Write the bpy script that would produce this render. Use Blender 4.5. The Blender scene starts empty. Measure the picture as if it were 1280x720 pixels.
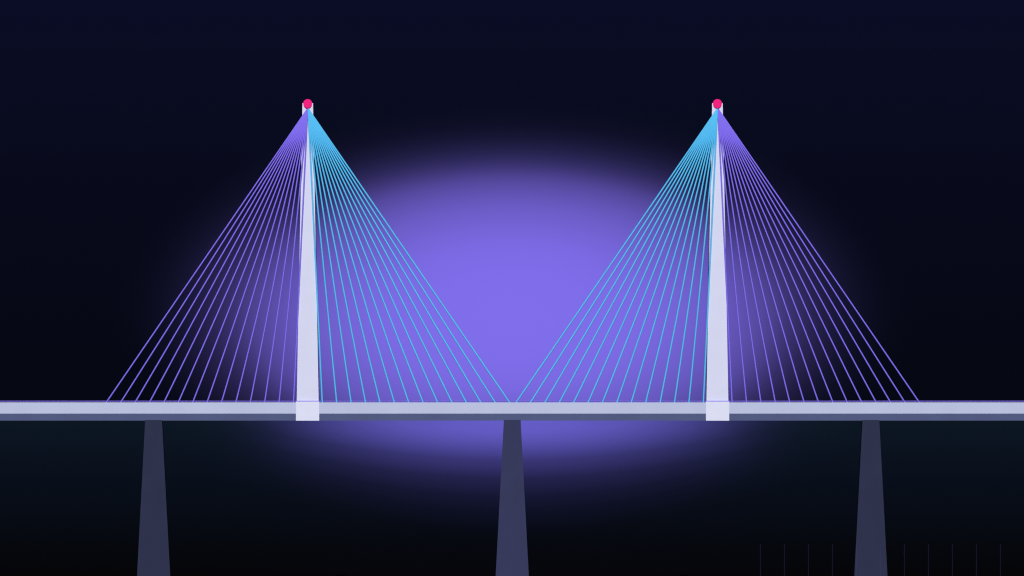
import bpy, bmesh, math
from mathutils import Vector

# ------------------------------------------------------------------ basics
scene = bpy.context.scene
COL = scene.collection
M_PX = 0.25            # metres per photo pixel on the plane of the bridge
EYE_Z = 60.0           # the eye is level with the deck, 60 m over the water
DIST = 1250.0          # seen from far away through a long lens
FOC = 5000.0
HOR = 518.0            # horizon row, hidden behind the deck


def bx(px): return (px - 640.0) * M_PX
def bz(py): return EYE_Z + (HOR - py) * M_PX


def s2l(c):
    out = []
    for v in c:
        v = v / 255.0
        out.append(v / 12.92 if v <= 0.04045 else ((v + 0.055) / 1.055) ** 2.4)
    return out


# ------------------------------------------------------------------ materials
def nt_math(nt, op, a, b=None, c=None, clamp=False):
    n = nt.nodes.new('ShaderNodeMath'); n.operation = op; n.use_clamp = clamp
    for i, v in enumerate((a, b, c)):
        if v is None: continue
        if isinstance(v, (int, float)): n.inputs[i].default_value = v
        else: nt.links.new(v, n.inputs[i])
    return n.outputs[0]


def ramp(nt, fac, stops, interp='LINEAR'):
    n = nt.nodes.new('ShaderNodeValToRGB'); cr = n.color_ramp; cr.interpolation = interp
    while len(cr.elements) < len(stops): cr.elements.new(0.5)
    for e, (p, c) in zip(cr.elements, stops):
        e.position = p
        e.color = (c, c, c, 1) if isinstance(c, (int, float)) else (*c[:3], 1)
    nt.links.new(fac, n.inputs[0])
    return n.outputs[0]


def paint(name, col, rough=0.6, vary=0.05, scale=0.25, stretch=(1, 1, 1), spec=0.2):
    m = bpy.data.materials.new(name); m.use_nodes = True
    nt = m.node_tree; b = nt.nodes['Principled BSDF']
    tc = nt.nodes.new('ShaderNodeTexCoord')
    mp = nt.nodes.new('ShaderNodeMapping'); mp.inputs['Scale'].default_value = stretch
    nt.links.new(tc.outputs['Object'], mp.inputs[0])
    nz = nt.nodes.new('ShaderNodeTexNoise'); nz.inputs['Scale'].default_value = scale
    nz.inputs['Detail'].default_value = 5
    nt.links.new(mp.outputs[0], nz.inputs['Vector'])
    lo = [c * (1 - vary) for c in col]; hi = [c * (1 + vary) for c in col]
    nt.links.new(ramp(nt, nz.outputs['Fac'], [(0.3, lo), (0.7, hi)]), b.inputs['Base Color'])
    b.inputs['Roughness'].default_value = rough
    b.inputs['Specular IOR Level'].default_value = spec
    return m


MAT = {
    'pylon':  paint('white_pylon_paint', (0.474, 0.491, 0.632), vary=0.02, scale=0.12),
    'foot':   paint('white_saddle_paint', (0.512, 0.530, 0.660), vary=0.02, scale=0.3),
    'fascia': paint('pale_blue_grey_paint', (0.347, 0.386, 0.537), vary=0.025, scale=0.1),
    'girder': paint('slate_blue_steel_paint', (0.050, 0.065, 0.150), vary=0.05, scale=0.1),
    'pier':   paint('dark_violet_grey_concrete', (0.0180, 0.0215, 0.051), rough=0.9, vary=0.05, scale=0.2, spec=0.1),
    'pier_glow': paint('glow_tinted_concrete', (0.0255, 0.0290, 0.074), rough=0.9, vary=0.05, scale=0.2, spec=0.1),  # pier colour lightened to stand in for the violet glow showing through
    'violet': paint('violet_cable_sheath', (0.166, 0.118, 0.65), rough=0.6, vary=0.03, spec=0.1),
    'cyan':   paint('cyan_cable_sheath', (0.066, 0.385, 0.67), rough=0.6, vary=0.03, spec=0.1),
    'rail':   paint('violet_rail_paint', (0.155, 0.115, 0.55), vary=0.03),
    'asphalt': paint('asphalt', (0.05, 0.05, 0.052), rough=0.9, vary=0.2, scale=0.8),
}


def beacon_mat():
    m = bpy.data.materials.new('magenta_lamp_glass'); m.use_nodes = True
    b = m.node_tree.nodes['Principled BSDF']
    b.inputs['Base Color'].default_value = (0.02, 0.001, 0.005, 1)
    b.inputs['Emission Color'].default_value = (*s2l((249, 36, 131)), 1)
    b.inputs['Emission Strength'].default_value = 0.92
    b.inputs['Roughness'].default_value = 1.0
    b.inputs['Specular IOR Level'].default_value = 0.0
    return m


MAT['beacon'] = beacon_mat()


def pole_mat():
    # clear, faintly violet acrylic pole
    m = bpy.data.materials.new('clear_violet_acrylic'); m.use_nodes = True
    nt = m.node_tree; b = nt.nodes['Principled BSDF']
    b.inputs['Base Color'].default_value = (0.14, 0.11, 0.45, 1)
    b.inputs['Roughness'].default_value = 0.5
    tr = nt.nodes.new('ShaderNodeBsdfTransparent')
    mx = nt.nodes.new('ShaderNodeMixShader'); mx.inputs[0].default_value = 0.02
    nt.links.new(tr.outputs[0], mx.inputs[1]); nt.links.new(b.outputs[0], mx.inputs[2])
    nt.links.new(mx.outputs[0], nt.nodes['Material Output'].inputs[0])
    return m


MAT['pole'] = pole_mat()


# ------------------------------------------------------------------ mesh helpers
def link(name, bm, mats, parent=None, smooth=False, loc=None):
    me = bpy.data.meshes.new(name)
    bmesh.ops.recalc_face_normals(bm, faces=bm.faces)
    bm.to_mesh(me); bm.free()
    for m in (mats if isinstance(mats, list) else [mats]): me.materials.append(m)
    if smooth:
        for p in me.polygons: p.use_smooth = True
    o = bpy.data.objects.new(name, me); COL.objects.link(o)
    if parent: o.parent = parent
    if loc: o.location = loc
    return o


def frustum(bm, x0, x1, y0, y1, z0, X0, X1, Y0, Y1, z1, mi=0, bevel=0.0):
    vs = [bm.verts.new(p) for p in ((x0, y0, z0), (x1, y0, z0), (x1, y1, z0), (x0, y1, z0),
                                     (X0, Y0, z1), (X1, Y0, z1), (X1, Y1, z1), (X0, Y1, z1))]
    fs = [bm.faces.new([vs[i] for i in f]) for f in
          ((3, 2, 1, 0), (4, 5, 6, 7), (0, 1, 5, 4), (1, 2, 6, 5), (2, 3, 7, 6), (3, 0, 4, 7))]
    for f in fs: f.material_index = mi
    if bevel:
        es = list({e for f in fs for e in f.edges})
        bmesh.ops.bevel(bm, geom=es, offset=bevel, segments=2, affect='EDGES', profile=0.5)
    return fs


def box(bm, x0, x1, y0, y1, z0, z1, mi=0, bevel=0.0):
    return frustum(bm, x0, x1, y0, y1, z0, x0, x1, y0, y1, z1, mi, bevel)


def tube(bm, a, b, r, n=12, caps=True):
    a, b = Vector(a), Vector(b); d = (b - a).normalized()
    up = Vector((0, 1, 0)) if abs(d.y) < 0.9 else Vector((0, 0, 1))
    u = d.cross(up).normalized(); v = d.cross(u)
    rings = []
    for p in (a, b):
        rings.append([bm.verts.new(p + (u * math.cos(2 * math.pi * i / n) + v * math.sin(2 * math.pi * i / n)) * r)
                      for i in range(n)])
    for i in range(n):
        j = (i + 1) % n
        bm.faces.new((rings[0][i], rings[0][j], rings[1][j], rings[1][i]))
    if caps:
        bm.faces.new(rings[0][::-1]); bm.faces.new(rings[1])


# ------------------------------------------------------------------ the bridge
bridge = bpy.data.objects.new('cable_stayed_bridge', None); COL.objects.link(bridge)
bridge['label'] = 'long pale cable-stayed bridge with two white pylons and violet and cyan cable fans'
bridge['category'] = 'bridge'

DECK_L = 420.0
Z_TOP, Z_MID, Z_LOW = bz(503), bz(517), bz(525.7)
Y_F, Y_B = -0.9, 11.0

bm = bmesh.new()                                   # deck slab: fascia sides, road on top
prof = [(Y_F, Z_MID), (Y_F, Z_TOP), (-0.2, Z_TOP), (-0.1, Z_TOP - 0.12), (Y_B - 0.8, Z_TOP - 0.12),
        (Y_B - 0.7, Z_TOP), (Y_B, Z_TOP), (Y_B, Z_MID)]
A = [bm.verts.new((-DECK_L, y, z)) for y, z in prof]
B = [bm.verts.new((DECK_L, y, z)) for y, z in prof]
n = len(prof)
for i in range(n):
    j = (i + 1) % n
    f = bm.faces.new((A[i], A[j], B[j], B[i]))
    if i == 3: f.material_index = 1
bm.faces.new(A); bm.faces.new(B[::-1])
deck = link('deck', bm, [MAT['fascia'], MAT['asphalt']], bridge)

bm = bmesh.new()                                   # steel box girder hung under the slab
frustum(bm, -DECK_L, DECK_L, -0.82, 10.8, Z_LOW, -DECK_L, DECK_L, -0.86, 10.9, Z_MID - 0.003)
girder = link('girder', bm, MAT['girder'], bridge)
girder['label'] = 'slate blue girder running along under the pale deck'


def handrail(y):
    bm = bmesh.new()
    zr = bz(501.5)
    tube(bm, (-DECK_L, y, zr), (DECK_L, y, zr), 0.13, 10)
    x = -DECK_L + 2
    while x < DECK_L:
        box(bm, x - 0.03, x + 0.03, y - 0.03, y + 0.03, Z_TOP - 0.05, zr)
        x += 4.5
    return link('handrail', bm, MAT['rail'], bridge)


handrail(-0.47)
handrail(10.75)

# pylons: one built, one copied with its sub-parts
PY_T, PY_B = 129.0, 526.0
APEX_Z = bz(136.3)


def make_pylon(xc):
    bm = bmesh.new()
    wt = 6.6 * M_PX                                  # half widths
    wb = 14.2 * M_PX
    zb = bz(502.6)
    t = (502.6 - PY_T) / (PY_B - PY_T)
    wz = wt + (wb - wt) * t
    frustum(bm, -wz, wz, -0.3, 4.0, zb, -wt, wt, -0.3, 2.6, bz(PY_T))
    o = link('pylon', bm, MAT['pylon'], bridge, loc=(xc, 0, 0))
    bm = bmesh.new()
    box(bm, -14.6 * M_PX, 14.6 * M_PX, -1.2, 4.6, Z_LOW - 0.06, bz(501.98), bevel=0.05)
    link('footing_block', bm, MAT['foot'], o)
    bm = bmesh.new()
    bmesh.ops.create_uvsphere(bm, u_segments=24, v_segments=16, radius=5.6 * M_PX)
    be = link('beacon', bm, MAT['beacon'], o, smooth=True, loc=(0, -0.4, bz(129.6)))
    be['label'] = 'round magenta beacon lamp'
    return o


p0 = make_pylon(bx(384.7))
p1 = p0.copy(); COL.objects.link(p1); p1.parent = bridge; p1.location.x = bx(896.7)
for ch in list(p0.children):
    c = ch.copy(); COL.objects.link(c); c.parent = p1

# stay cables, each a mesh of its own
CR = {'violet': 0.9 * M_PX, 'cyan': 1.0 * M_PX}
for xc, left, right in ((385.0, 'violet', 'cyan'), (897.0, 'cyan', 'violet')):
    for sgn, colour in ((-1, left), (1, right)):
        for k in range(1, 15):
            bm = bmesh.new()
            y = -0.72 + 0.003 * k
            tube(bm, (bx(xc + 0.35 * sgn), y, APEX_Z), (bx(xc + sgn * 18 * k), -0.66, Z_TOP - 0.08), CR[colour], 14, False)
            c = link('stay_cable', bm, MAT[colour], bridge, smooth=True)
            c['label'] = colour + ' stay cable'

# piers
for xp, key, lab in ((192.3, 'pier', None), (640.3, 'pier_glow', 'paler violet grey pier under mid-span'), (1088.3, 'pier', None)):
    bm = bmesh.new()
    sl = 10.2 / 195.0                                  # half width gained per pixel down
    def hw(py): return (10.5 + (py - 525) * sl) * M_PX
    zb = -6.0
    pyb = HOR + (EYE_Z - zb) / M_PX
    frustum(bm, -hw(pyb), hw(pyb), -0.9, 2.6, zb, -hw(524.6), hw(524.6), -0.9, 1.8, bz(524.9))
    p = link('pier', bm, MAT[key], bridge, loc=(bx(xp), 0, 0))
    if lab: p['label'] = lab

# ------------------------------------------------------------------ thin poles in the water before the right pier
POLE_D = 1225.0
pole_px = [950.5 + 30 * i for i in range(11)]
pole_labels = [
    'faint thin violet pole at the far left end of the row',
    'faint thin violet pole, third to the left of the right bridge pier',
    'faint thin violet pole, second to the left of the right bridge pier',
    'faint thin violet pole, next one left of the right bridge pier',
    'faint thin violet pole crossing the left edge of the right bridge pier',
    'faint thin violet pole crossing the right half of the right bridge pier',
    'faint thin violet pole, next one right of the right bridge pier',
    'faint thin violet pole, second to the right of the right bridge pier',
    'faint thin violet pole, third to the right of the right bridge pier',
    'faint thin violet pole, last but one before the right end of the row',
    'faint thin violet pole at the right end of the row',
]
pk = FOC / POLE_D
zt = EYE_Z - (680.0 - HOR) / pk
bm = bmesh.new()
tube(bm, (0, 0, -2.0), (0, 0, zt), 0.6 / pk, 10)
pole0 = link('marker_pole', bm, MAT['pole'])
for i, px in enumerate(pole_px):
    o = pole0 if i == 0 else pole0.copy()
    if i: COL.objects.link(o)
    o.location = ((px - 640.0) / pk, -DIST + POLE_D, 0)
    o['label'] = pole_labels[i]; o['category'] = 'pole'
    o['group'] = 'row of faint thin poles in the water at lower right'

# ------------------------------------------------------------------ water
bm = bmesh.new()
xs = [-200000, -40000, -8000, -1500, 1500, 8000, 40000, 200000]
ys = [-6000, -1500, 0, 1500, 4000, 10000, 30000, 90000, 300000]
g = [[bm.verts.new((x, y, 0)) for x in xs] for y in ys]
for j in range(len(ys) - 1):
    for i in range(len(xs) - 1):
        bm.faces.new((g[j][i], g[j][i + 1], g[j + 1][i + 1], g[j + 1][i]))
wm = bpy.data.materials.new('dark_water'); wm.use_nodes = True
nt = wm.node_tree; nt.nodes.clear()
out = nt.nodes.new('ShaderNodeOutputMaterial')
geo = nt.nodes.new('ShaderNodeNewGeometry')
sep = nt.nodes.new('ShaderNodeSeparateXYZ'); nt.links.new(geo.outputs['Position'], sep.inputs[0])
# fade of light across the water, painted by distance into colour and reflectivity
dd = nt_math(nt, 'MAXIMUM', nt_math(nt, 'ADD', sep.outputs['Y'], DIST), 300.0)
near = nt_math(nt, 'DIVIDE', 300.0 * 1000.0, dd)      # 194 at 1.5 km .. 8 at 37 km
# reflectivity also cut back sideways, to shape the glow's reflection into an oval
glow_shape = nt_math(nt, 'DIVIDE', sep.outputs['X'], nt_math(nt, 'MAXIMUM', nt_math(nt, 'ADD', sep.outputs['Y'], 600.0), 100.0))
glow_shape = nt_math(nt, 'POWER', nt_math(nt, 'ABSOLUTE', nt_math(nt, 'DIVIDE', glow_shape, 0.058)), 2.0)
near_x = nt_math(nt, 'ADD', near, nt_math(nt, 'MULTIPLY', nt_math(nt, 'MINIMUM', glow_shape, 3.0), 27.0))
refl = ramp(nt, nt_math(nt, 'DIVIDE', near_x, 200.0, clamp=True),  # painted fall-off of the reflected glow towards the viewer
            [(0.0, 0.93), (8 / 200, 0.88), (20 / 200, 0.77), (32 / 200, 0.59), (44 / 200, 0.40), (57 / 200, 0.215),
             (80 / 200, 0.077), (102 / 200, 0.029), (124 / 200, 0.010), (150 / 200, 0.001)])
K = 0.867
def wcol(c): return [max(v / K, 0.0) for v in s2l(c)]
base = ramp(nt, nt_math(nt, 'DIVIDE', near, 200.0, clamp=True),  # darkening towards the viewer painted into the water colour
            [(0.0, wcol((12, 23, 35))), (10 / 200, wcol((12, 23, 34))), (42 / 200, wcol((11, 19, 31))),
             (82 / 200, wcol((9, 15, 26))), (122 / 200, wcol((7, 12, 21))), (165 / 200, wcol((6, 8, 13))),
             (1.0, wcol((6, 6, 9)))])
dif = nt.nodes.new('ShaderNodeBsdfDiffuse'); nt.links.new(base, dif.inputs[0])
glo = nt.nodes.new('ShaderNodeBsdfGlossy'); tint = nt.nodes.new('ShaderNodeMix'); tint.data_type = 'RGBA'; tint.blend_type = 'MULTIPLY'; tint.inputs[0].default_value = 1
nt.links.new(refl, tint.inputs[6]); tint.inputs[7].default_value = (0.88, 0.97, 1.0, 1)      # cool tint on the reflected glow
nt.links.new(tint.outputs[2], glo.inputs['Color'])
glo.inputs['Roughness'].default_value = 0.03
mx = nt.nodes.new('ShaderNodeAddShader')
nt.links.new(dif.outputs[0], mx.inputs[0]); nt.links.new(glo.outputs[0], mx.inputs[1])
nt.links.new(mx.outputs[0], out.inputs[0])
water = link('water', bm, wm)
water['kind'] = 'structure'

# ------------------------------------------------------------------ sky: night gradient with one broad violet glow on the horizon
w = bpy.data.worlds.new('World'); scene.world = w; w.use_nodes = True
nt = w.node_tree; nt.nodes.clear()
wo = nt.nodes.new('ShaderNodeOutputWorld'); bg = nt.nodes.new('ShaderNodeBackground')
tc = nt.nodes.new('ShaderNodeTexCoord'); sp = nt.nodes.new('ShaderNodeSeparateXYZ')
nt.links.new(tc.outputs['Generated'], sp.inputs[0])
yy = nt_math(nt, 'MAXIMUM', sp.outputs['Y'], 0.02)
u = nt_math(nt, 'MULTIPLY', nt_math(nt, 'DIVIDE', sp.outputs['X'], yy), FOC)
v = nt_math(nt, 'MULTIPLY', nt_math(nt, 'DIVIDE', sp.outputs['Z'], yy), FOC)
GC = HOR - 394.0
ASP = 1.86
r2 = nt_math(nt, 'ADD', nt_math(nt, 'POWER', nt_math(nt, 'ABSOLUTE', nt_math(nt, 'DIVIDE', u, ASP)), 2.0),
             nt_math(nt, 'POWER', nt_math(nt, 'ABSOLUTE', nt_math(nt, 'SUBTRACT', v, GC)), 2.0))
r = nt_math(nt, 'SQRT', r2)
RM = 290.0
bgc = (8, 8, 22); pk_c = (128, 110, 235)
prof = [(0, 1.0), (60, .985), (90, .95), (115, .885), (142, .785), (169, .615), (184, .45), (200, .285), (224, .115), (244, .035), (264, .004), (290, 0)]
def alpha(d):
    """smooth Hermite curve through the measured fall-off of the glow"""
    for i in range(len(prof) - 1):
        (x0, y0), (x1, y1) = prof[i], prof[i + 1]
        if d <= x1:
            sl = (y1 - y0) / (x1 - x0)
            def tan(k):
                if k <= 0 or k >= len(prof) - 1: return 0.0
                return (prof[k + 1][1] - prof[k - 1][1]) / (prof[k + 1][0] - prof[k - 1][0])
            t = (d - x0) / (x1 - x0); h = x1 - x0
            return ((2 * t ** 3 - 3 * t ** 2 + 1) * y0 + (t ** 3 - 2 * t ** 2 + t) * h * tan(i)
                    + (-2 * t ** 3 + 3 * t ** 2) * y1 + (t ** 3 - t ** 2) * h * tan(i + 1))
    return 0.0


stops = []
for d in [0, 30] + [60 + k * 8.2 for k in range(29)]:
    a = min(max(alpha(d), 0.0), 1.0)
    mixed = [b_ + (p_ - b_) * a for b_, p_ in zip(bgc, pk_c)]
    lin = s2l(mixed); b0 = s2l(bgc)
    stops.append((min(d / RM, 1.0), [max(x - y_, 0) for x, y_ in zip(lin, b0)]))
glow = ramp(nt, nt_math(nt, 'DIVIDE', r, RM, clamp=True), stops, 'LINEAR')
sky = ramp(nt, nt_math(nt, 'DIVIDE', v, 560.0, clamp=True),
           [(0.0, s2l((6, 8, 19))), (70 / 560, s2l((6, 8, 20))), (270 / 560, s2l((8, 10, 27))), (450 / 560, s2l((10, 13, 34))),
            (520 / 560, s2l((11, 12, 38))), (1.0, s2l((11, 12, 39)))])
add = nt.nodes.new('ShaderNodeMix'); add.data_type = 'RGBA'; add.blend_type = 'ADD'; add.inputs[0].default_value = 1
nt.links.new(sky, add.inputs[6]); nt.links.new(glow, add.inputs[7])
nt.links.new(add.outputs[2], bg.inputs[0]); bg.inputs[1].default_value = 1.0
nt.links.new(bg.outputs[0], wo.inputs[0])
w.cycles.sampling_method = 'MANUAL'; w.cycles.sample_map_resolution = 2048

# ------------------------------------------------------------------ light: one lamp like a low bright moon behind the viewer
sd = bpy.data.lights.new('moonlight', 'SUN'); sd.energy = 5.0; sd.angle = math.radians(0.5); sd.color = (1.0, 0.99, 0.985)
so = bpy.data.objects.new('moonlight', sd); COL.objects.link(so)
so.location = (0, -300, 200); so.rotation_euler = (math.radians(57), 0, 0)

# ------------------------------------------------------------------ camera
cd = bpy.data.cameras.new('camera'); co = bpy.data.objects.new('camera', cd); COL.objects.link(co)
co.location = (0, -DIST, EYE_Z); co.rotation_euler = (math.radians(90), 0, 0)
cd.sensor_width = 36.0; cd.lens = 36.0 * FOC / 1280.0
cd.shift_y = (HOR - 360.0) / 1280.0
cd.clip_start = 1.0; cd.clip_end = 600000.0
scene.camera = co

vs = scene.view_settings
scene.display_settings.display_device = 'sRGB'
vs.view_transform = 'Standard'; vs.look = 'None'; vs.exposure = 0; vs.gamma = 1; vs.use_curve_mapping = False
scene.cycles.use_denoising = False
scene.cycles.filter_width = 1.2
